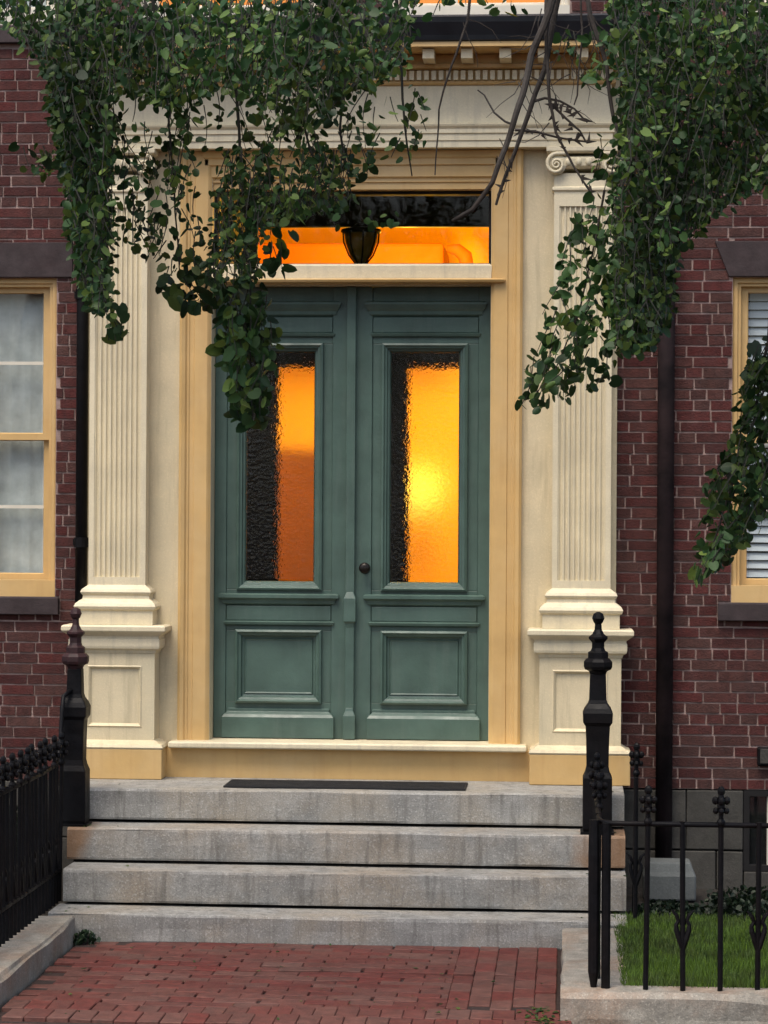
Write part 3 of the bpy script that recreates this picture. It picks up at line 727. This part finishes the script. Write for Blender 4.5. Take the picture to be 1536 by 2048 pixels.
fence('iron_railing', 'black iron railing running along the kerb left of the steps',
      dict(rails=[[(LX+.03, -.98, 1.30), (LX, -1.04, 1.27), (LX, -1.08, 1.18), (LX, -1.11, 1.05), (LX, -1.16, .95), (LX, -1.27, .90), (LX, -1.6, zr), (LX, NY-2.2, zr)],
                  [(LX, -1.1, .30), (LX, NY-2.2, .30)]], pickets=lp), .125, 1)
rp = [(RX, NY-.36-.26*i, rad(90)) for i in range(6)]+[(1.68, -1.25, 0), (1.68, -1.5, 0)]
fx = [(RX+.045+.17*i, -3.45, 0) for i in range(15)]
fence('iron_railing', 'black iron railing on the granite kerb in front of the lawn',
      dict(rails=[[(RX+.02, -1.0, .93), (RX, -1.5, .90), (RX, NY-.8, zr), (RX, -3.32, zr), (RX+.012, -3.40, zr), (RX+.05, -3.445, zr), (RX+.12, -3.45, zr), (RX+2.6, -3.45, zr)]], pickets=rp+fx[1:]), .12, 1)
pp = MB().tube([(0, 0, 0), (0, 0, .08), (0, 0, .62), (0, .01, .78)], [.012, .026, .028, .024], 10)
for k in (0,):
    o = pp.build('picket', 'iron', bpy.data.objects['iron_railing.001']); o.location = (1.437, -3.42, .12)
o = MB().tube([(0, 0, 0), (0, 0, .77)], [.021, .022], 10).build('picket', 'iron', bpy.data.objects['iron_railing.001']); o.location = (1.492, -3.44, .12)

# downpipes
def pipe(x, r, z0, z1, label):
    p = empty('downpipe', (x, -.065, z0)); tag(p, label, 'drainpipe', 'black downpipes on the brick wall')
    MB().tube([(0, 0, 0), (0, 0, z1-z0)], r, 14).build('pipe', 'iron' if x < 0 else 'pipe', p, smooth=True)
    z = .5
    while z < z1-z0 and x < 0:
        MB().lathe(0, 0, [(r+.008, z), (r+.008, z+.06)], 14).box(-r-.025, r+.025, .045, .06, z+.01, z+.05).build('bracket', 'iron', p); z += 1.5
pipe(-1.625, .036, .10, 7.0, 'narrow black downpipe between the left window and the left pilaster')
pipe(1.885, .05, .10, 7.0, 'black downpipe on the brick wall right of the right pilaster')

# small wall box, pale stone block, basement corner
c = at(1524, 1512, 0)
bxo = empty('wall_box', (c.x+.03, 0, c.z)); tag(bxo, 'small grey utility box low on the brick wall above the basement window', 'utility box')
MB().box(-.06, .06, -.05, 0, -.055, .055).build('housing', 'iron', bxo, bevel=.008); MB().box(-.045, .045, -.056, -.05, -.04, .045).build('cover', 'stone', bxo, bevel=.004)
c = at(1338, 1787, -.45)
bl = MB(); bl.stack(-.15, .15, -.12, .12, [(0, 0), (.0, .14), (-.012, .165), (-.03, .22)], full=True)
o = bl.build('stone_block', 'whitebox', bevel=.012); o.location = (c.x, -.45, GZ+.0); tag(o, 'pale grey stone block in the dark bed behind the railing', 'stone block')

# ------------------------------------------------------------------ vegetation
LV = np.array([(0, 0, 0), (-.22, 0, .26), (-.34, .03, .0), (-.34, .04, -.28), (-.2, .03, -.62), (0, 0, -1.0), (.2, .03, -.62), (.34, .04, -.28), (.34, .03, .0), (.22, 0, .26)])
LV = np.array([(0, -.03, 0), (-.22, .02, .12), (-.40, .06, -.08), (-.44, .05, -.38), (-.29, .02, -.70), (0, -.0, -.90), (.29, .02, -.70), (.44, .05, -.38), (.40, .06, -.08), (.22, .02, .12)])
LF = [(0, 1, 2, 3), (0, 3, 4, 5), (0, 5, 6, 7), (0, 7, 8, 9)]
def rotm(yaw_, pit, rol):
    return (Matrix.Rotation(yaw_, 3, 'Z') @ Matrix.Rotation(pit, 3, 'X') @ Matrix.Rotation(rol, 3, 'Y'))
def leaves_mesh(name, items, m, parent):
    n = len(items); V = np.empty((n, 10, 3)); 
    for i, (p, R_, s) in enumerate(items): V[i] = (LV*.94*(s*random.uniform(.55, .95), s*random.uniform(-.5, 3.5), s*random.uniform(.8, 1.1)))@np.array(R_).T+np.array(p)
    base = (np.arange(n)*10)[:, None, None]; Fc = (np.array(LF)[None]+base).reshape(-1, 4)
    return fast_mesh(name, V.reshape(-1, 3), Fc, m, np.repeat(np.random.rand(n), 10), parent)
def inside(poly, x, y):
    c_ = False; j = len(poly)-1
    for i in range(len(poly)):
        xi, yi = poly[i]; xj, yj = poly[j]
        if (yi > y) != (yj > y) and x < (xj-xi)*(y-yi)/(yj-yi)+xi: c_ = not c_
        j = i
    return c_
def spray(poly, n, ydep, size, items, twigs, length=(60, 170), drift=0.0, step=17, solo=0.0, soloitems=None):
    """hanging shoots whose leaves stay inside one measured outline of the crown"""
    xs_ = [p[0] for p in poly]; ys_ = [p[1] for p in poly]
    made = 0; tries = 0
    while made < n and tries < n*30:
        tries += 1
        x, y = random.uniform(min(xs_), max(xs_)), random.uniform(min(ys_), max(ys_))
        if not inside(poly, x, y): continue
        made += 1
        Y = random.uniform(*ydep); L = random.uniform(*length); sx = random.gauss(drift, .28); ph = random.uniform(0, 6)
        pts = []; q = 0; side = 1
        while q < L:
            px = x+sx*q+9*math.sin(q*.03+ph); py = y+q
            if not inside(poly, px, py): break
            c_ = at(px, py, Y-.0006*q); pts.append(c_)
            side = -side
            s = size*random.uniform(.65, 1.2)
            R_ = rotm(random.uniform(0, 6.28), random.uniform(-1.2, .9), side*random.uniform(.0, 1.5))
            off = Vector((side*random.uniform(.005, .03), random.uniform(-.03, .03), random.uniform(-.01, .02)))
            it = (tuple(c_+off), R_, s)
            if soloitems is not None and random.random() < solo: soloitems.append(it)
            else: items.append(it)
            q += step*random.uniform(.7, 1.3)
        if len(pts) > 2: twigs.tube(pts, [.0035-.002*i/len(pts) for i in range(len(pts))], 4, False)
leafme = None
def solo_leaves(items, parent, m):
    global leafme
    if leafme is None:
        leafme = MB().add([tuple(v) for v in LV], LF).mesh('leaf', m)
    for p, R_, s in items:
        o = bpy.data.objects.new('leaf', leafme); link(o, parent)
        o.matrix_local = Matrix.Translation(p) @ R_.to_4x4() @ Matrix.Scale(s, 4)
def crown_above(n, c, r, size, items):
    for _ in range(n):
        while True:
            a = Vector((random.uniform(-1, 1), random.uniform(-1, 1), random.uniform(-1, 1)))
            if a.length < 1: break
        p = Vector(c)+Vector((a.x*r[0], a.y*r[1], a.z*r[2]))
        if noise.noise(p*1.3) < -.12: continue
        items.append((tuple(p), rotm(random.uniform(0, 6.28), random.uniform(-1, 1), random.uniform(-1, 1)), size*random.uniform(.7, 1.2)))
def limb(mb, pxs, Y, r0_, r1_, seg=7, wob=.006):
    pts = []
    for i in range(len(pxs)-1):
        for k in range(5):
            t = k/5; px = pxs[i][0]*(1-t)+pxs[i+1][0]*t; py = pxs[i][1]*(1-t)+pxs[i+1][1]*t
            Yq = Y if not hasattr(Y, '__len__') else Y[0]+(Y[1]-Y[0])*(i+t)/(len(pxs)-1)
            p = at(px, py, Yq); pts.append(p+Vector((noise.noise(p*7), noise.noise(p*7+Vector((3, 3, 3))), 0))*wob)
    pts.append(at(*pxs[-1], Y if not hasattr(Y, '__len__') else Y[1]))
    n = len(pts); mb.tube(pts, [r0_+(r1_-r0_)*i/(n-1) for i in range(n)], seg); return pts

# left tree: trunk stands outside the view, limb passes above the door
tl = empty('weeping_tree', (-3.1, -4.4, -.04)); tag(tl, 'leafy weeping tree hanging over the left pilaster and the transom', 'tree')
def rel(o, par): o.matrix_parent_inverse = par.matrix_world.inverted() if False else Matrix.Translation(-Vector(par.location)); return o
trunk = MB().tube([(-3.1, -4.4, -.05), (-3.08, -4.4, .6), (-3.0, -4.38, 2), (-2.95, -4.35, 3.4), (-2.75, -4.25, 4.6), (-2.5, -4.2, 5.6)], [.22, .17, .15, .135, .11, .09], 14)
rel(trunk.build('trunk', 'bark', tl, smooth=True), tl)
for pts, r in (([(-2.7, -4.24, 4.7), (-1.8, -4.1, 5.3), (-.8, -3.95, 5.45), (.2, -3.9, 5.3), (.7, -3.85, 5.05)], [.08, .06, .045, .03, .015]),
               ([(-2.6, -4.2, 5.2), (-2.2, -4.6, 5.9), (-1.3, -5.0, 6.3), (-.5, -5.1, 6.2)], [.06, .045, .03, .012])):
    rel(MB().tube(pts, r, 10).build('limb', 'bark', tl, smooth=True), tl)
items, twigs, solo_i = [], MB(), []
A = [(-60, -90), (850, -90), (830, 60), (800, 150), (700, 190), (660, 250), (570, 250), (510, 205), (430, 175), (330, 215), (240, 180), (210, 300), (232, 500), (215, 640), (180, 610), (145, 500), (128, 360), (108, 260), (95, 150), (35, 70), (-60, 30)]
Bp = [(440, 290), (560, 270), (690, 300), (720, 360), (705, 425), (560, 440), (525, 470), (515, 560), (440, 590), (405, 560), (430, 440)]
Cp = [(215, 180), (860, 165), (855, 285), (730, 350), (560, 330), (440, 310), (400, 540), (330, 560), (290, 500), (230, 500)]
Dp = [(440, 560), (540, 560), (548, 660), (530, 840), (480, 850), (455, 740), (440, 650)]
Fp = [(305, 520), (430, 520), (425, 590), (400, 622), (360, 615), (320, 590)]
spray(A, 950, (-4.8, -3.3), .050, items, twigs, (50, 160), solo=.03, soloitems=solo_i)
spray([(90, 100), (230, 100), (225, 480), (215, 640), (170, 590), (130, 380)], 340, (-4.4, -3.4), .048, items, twigs, (50, 160), solo=.03, soloitems=solo_i)
spray(Bp, 225, (-4.4, -3.4), .048, items, twigs, (40, 130), solo=.05, soloitems=solo_i)
spray(Cp, 118, (-4.2, -3.4), .056, items, twigs, (40, 130), solo=.2, soloitems=solo_i)
spray(Dp, 66, (-4.0, -3.5), .072, items, twigs, (50, 130), solo=.25, soloitems=solo_i)
spray(Fp, 20, (-4.0, -3.6), .085, items, twigs, (30, 70), solo=.5, soloitems=solo_i)
spray([(195, 590), (262, 600), (265, 690), (205, 695)], 7, (-3.8, -3.5), .075, items, twigs, (40, 90), solo=.9, soloitems=solo_i)
spray([(36, 290), (130, 285), (130, 350), (60, 350)], 12, (-3.8, -3.5), .06, items, twigs, (30, 60), solo=.5, soloitems=solo_i)
spray([(510, 440), (575, 440), (565, 550), (520, 560)], 7, (-3.8, -3.5), .075, items, twigs, (40, 100), solo=.8, soloitems=solo_i)
spray([(640, 425), (800, 425), (790, 455), (650, 455)], 10, (-3.8, -3.5), .05, items, twigs, (20, 40), solo=.4, soloitems=solo_i)
crown_above(1500, (-2.7, -4.6, 5.7), (1.2, .9, .7), .075, items)
for pxs in ([(575, -40), (585, 90), (600, 200), (620, 300), (655, 385)], [(790, -40), (800, 120), (810, 250), (824, 352)], [(300, -40), (330, 150), (345, 330), (360, 560)],
            [(180, -40), (170, 160), (190, 400), (215, 560)], [(470, 100), (480, 300), (500, 560), (500, 760)], [(700, 50), (680, 260), (705, 400)]):
    limb(twigs, pxs, -3.75, .009, .003, 6)
rel(tag(leaves_mesh('foliage', items, 'leaf', tl), kind='stuff'), tl)
rel(tag(twigs.build('twigs', 'stem', tl), kind='stuff'), tl)
random.shuffle(solo_i); solo_leaves([(Vector(p)-Vector(tl.location), R_, s) for p, R_, s in solo_i[:280]], tl, 'leaf')
if len(solo_i) > 280: rel(tag(leaves_mesh('foliage', solo_i[280:], 'leaf', tl), kind='stuff'), tl)

# right tree
tr_ = empty('weeping_tree', (4.3, -4.6, -.04)); tag(tr_, 'leafy weeping tree hanging over the right window and downpipe with bare twigs', 'tree')
rel(MB().tube([(4.3, -4.6, -.05), (4.28, -4.6, .6), (4.2, -4.55, 2), (4.1, -4.5, 3.4), (3.8, -4.4, 4.7), (3.4, -4.3, 5.7)], [.24, .19, .16, .145, .12, .09], 14).build('trunk', 'bark', tr_, smooth=True), tr_)
for pts, r in (([(3.7, -4.38, 4.9), (3.0, -4.2, 5.5), (2.2, -4.0, 5.6), (1.5, -3.9, 5.35), (1.25, -3.85, 4.9)], [.08, .06, .045, .03, .014]),
               ([(3.5, -4.3, 5.4), (2.9, -4.6, 6.1), (2.0, -4.9, 6.4), (1.2, -5.0, 6.2)], [.06, .045, .03, .012])):
    rel(MB().tube(pts, r, 10).build('limb', 'bark', tr_, smooth=True), tr_)
items, twigs, solo_i = [], MB(), []
R1 = [(1200, -90), (1620, -90), (1620, 350), (1500, 385), (1400, 450), (1355, 510), (1345, 620), (1300, 690), (1228, 695), (1218, 500), (1222, 330), (1240, 200), (1228, 100)]
R2 = [(1180, 390), (1228, 380), (1225, 760), (1170, 785), (1110, 805), (1050, 830), (1035, 780), (1070, 700), (1095, 560), (1140, 470)]
R3 = [(1495, 700), (1620, 600), (1620, 950), (1520, 1050), (1450, 1120), (1395, 1170), (1402, 1080), (1425, 930), (1475, 860)]
spray(R1, 1200, (-4.8, -3.3), .047, items, twigs, (50, 170), solo=.03, soloitems=solo_i)
spray([(1225, 450), (1350, 450), (1340, 640), (1300, 700), (1228, 705)], 340, (-4.2, -3.5), .048, items, twigs, (40, 100), solo=.05, soloitems=solo_i)
spray(R2, 74, (-4.0, -3.5), .068, items, twigs, (40, 100), -.25, solo=.3, soloitems=solo_i)
spray(R3, 220, (-4.3, -3.7), .062, items, twigs, (40, 120), -.3, solo=.15, soloitems=solo_i)
spray([(1090, 60), (1225, 60), (1225, 170), (1170, 175)], 16, (-4.2, -3.5), .062, items, twigs, (40, 100), solo=.1, soloitems=solo_i)
spray([(1175, 265), (1230, 265), (1230, 390), (1195, 390)], 9, (-3.9, -3.5), .055, items, twigs, (30, 80), solo=.4, soloitems=solo_i)
spray([(820, -60), (1080, -60), (1060, 20), (900, 45), (830, 45)], 12, (-4.2, -3.5), .06, items, twigs, (30, 70), solo=.2, soloitems=solo_i)
crown_above(1500, (3.9, -4.6, 5.8), (1.2, .9, .7), .075, items)
B_ = MB()
limb(B_, [(1560, -60), (1545, 200), (1560, 450), (1535, 680), (1505, 850), (1450, 1010), (1415, 1120)], -4.0, .011, .003, 6)
limb(B_, [(1210, 380), (1190, 480), (1160, 620), (1110, 740), (1060, 800)], -3.7, .006, .002, 5)
limb(B_, [(1120, -60), (1100, 20), (1062, 110), (1045, 190), (1012, 290), (985, 365), (945, 420), (905, 442)], -3.8, .019, .008, 8)
limb(B_, [(1125, -60), (1108, 40), (1088, 140), (1060, 220), (1035, 290), (1012, 350), (992, 410)], -3.7, .016, .006, 8)
limb(B_, [(1095, -60), (1092, 100), (1098, 200), (1112, 265), (1145, 330), (1188, 395)], -3.75, .010, .004, 6)
limb(B_, [(1165, -60), (1180, 30), (1212, 130), (1228, 240), (1255, 320), (1292, 388)], -3.9, .012, .006, 6)
limb(B_, [(945, -60), (935, 40), (902, 130), (878, 220), (870, 350)], -3.8, .008, .003, 6)
limb(B_, [(1028, 250), (1010, 243), (988, 225), (968, 190), (955, 180)], -3.8, .006, .003, 6)
limb(B_, [(1062, 205), (1090, 196), (1120, 202), (1150, 218), (1175, 245)], -3.7, .007, .004, 5)
limb(B_, [(1100, 205), (1130, 235), (1160, 262), (1172, 285)], -3.7, .007, .004, 5)
limb(B_, [(1030, 260), (1075, 264), (1115, 275), (1180, 285)], -3.7, .007, .004, 5)
limb(B_, [(1160, -60), (1165, 60), (1155, 190), (1148, 210)], -3.8, .006, .003, 5)
for _ in range(34):   # fine side twigs
    x0_, y0_ = random.choice([(1080, 60), (1060, 140), (1100, 120), (1180, 60), (1150, 120), (1200, 160), (1040, 180), (1110, 230), (900, 90), (935, 30), (1095, 30), (1140, 40), (1000, 300), (1225, 250)])
    x0_ += random.uniform(-12, 12); y0_ += random.uniform(-30, 30); a_ = random.uniform(.3, 2.8); l_ = random.uniform(40, 120); p_ = [(x0_, y0_)]
    for q_ in range(3): a_ += random.uniform(-.5, .5)+.12; p_.append((p_[-1][0]+math.cos(a_)*l_/3, p_[-1][1]+math.sin(a_)*l_/3))
    limb(B_, p_, -3.75, .0035, .0012, 4)
for _ in range(60):   # short thorny spurs on the bare shoots
    k = random.choice([(1090, 196, 1170, 240), (1100, 205, 1170, 285), (1040, 262, 1180, 285), (1100, 200, 1112, 265), (1112, 265, 1185, 390), (1035, 290, 992, 405)])
    t = random.random(); px, py = k[0]+(k[2]-k[0])*t, k[1]+(k[3]-k[1])*t; a = random.uniform(0, 6.28); l = random.uniform(8, 22)
    limb(B_, [(px, py), (px+l*math.cos(a), py+l*math.sin(a))], -3.7, .011, .001, 4, 0)
rel(tag(B_.build('bare_branches', 'bark', tr_), kind='stuff'), tr_)
rel(tag(leaves_mesh('foliage', items, 'leaf', tr_), kind='stuff'), tr_)
rel(tag(twigs.build('twigs', 'stem', tr_), kind='stuff'), tr_)
random.shuffle(solo_i); solo_leaves([(Vector(p)-Vector(tr_.location), R_, s) for p, R_, s in solo_i[:280]], tr_, 'leaf')
if len(solo_i) > 280: rel(tag(leaves_mesh('foliage', solo_i[280:], 'leaf', tr_), kind='stuff'), tr_)

# low evergreen planting
def shrub(name, c, r, n, size, label, cat):
    it = []
    for _ in range(n):
        a = Vector((random.gauss(0, 1), random.gauss(0, 1), random.gauss(0, 1))).normalized()*random.uniform(.6, 1)
        p = Vector((a.x*r[0], a.y*r[1], abs(a.z)*r[2]))
        p *= 1+.22*noise.noise((p+Vector(c))*4)
        it.append((tuple(p), rotm(random.uniform(0, 6.28), random.uniform(-1, 1), random.uniform(-1.5, 1.5)), size*random.uniform(.6, 1.2)))
    s = empty(name, c); tag(s, label, cat)
    tag(leaves_mesh('foliage', it, 'hedge', s), kind='stuff')
    st = MB()
    for k in range(6): st.tube([(0, 0, -.02), (r[0]*random.uniform(-.6, .6), r[1]*random.uniform(-.6, .6), r[2]*.7)], [.01, .004], 5)
    st.build('stems', 'bark', s)
shrub('evergreen_shrub', (-2.14, -1.1, GZ), (.52, .8, .68), 7500, .045, 'dark evergreen shrub behind the left iron railing', 'shrub')
shrub('evergreen_shrub', (2.45, -1.0, GZ), (.42, .25, .17), 1900, .035, 'low dark planting under the basement window behind the lawn', 'shrub')
shrub('evergreen_shrub', (3.3, -1.0, GZ), (.55, .25, .24), 1900, .035, 'low dark planting right of the basement window at the edge of view', 'shrub')
shrub('evergreen_shrub', (1.86, -1.15, GZ), (.22, .2, .10), 900, .03, 'low dark planting below the pale stone block beside the steps', 'shrub')
shrub('weed_clump', (-1.27, -1.70, 0), (.07, .05, .06), 160, .03, 'small dark weed clump at the left foot of the steps', 'weed')
# fallen leaves
it = []
for _ in range(60): it.append(((random.gauss(1.2, .05), random.uniform(-3.75, -3.3), .012), rotm(random.uniform(0, 6), 1.4+random.uniform(-.3, .3), 0), random.uniform(.02, .04)))
for i_ in range(26): q_ = random.choice(SE); it.append(((random.choice((-1.35, 1.5))+random.gauss(0, .09), q_[0]+random.uniform(.03, .2), q_[1]+.006), rotm(random.uniform(0, 6), 1.45, 0), random.uniform(.02, .035)))
for _ in range(50): it.append(((random.uniform(-1.25, 1.25), random.uniform(-3.7, -1.65), .012), rotm(random.uniform(0, 6), 1.4+random.uniform(-.3, .3), 0), random.uniform(.012, .03)))
tag(leaves_mesh('fallen_leaves', it, 'leaf', None), 'small fallen leaves scattered on the brick walk', 'fallen leaves', kind='stuff')
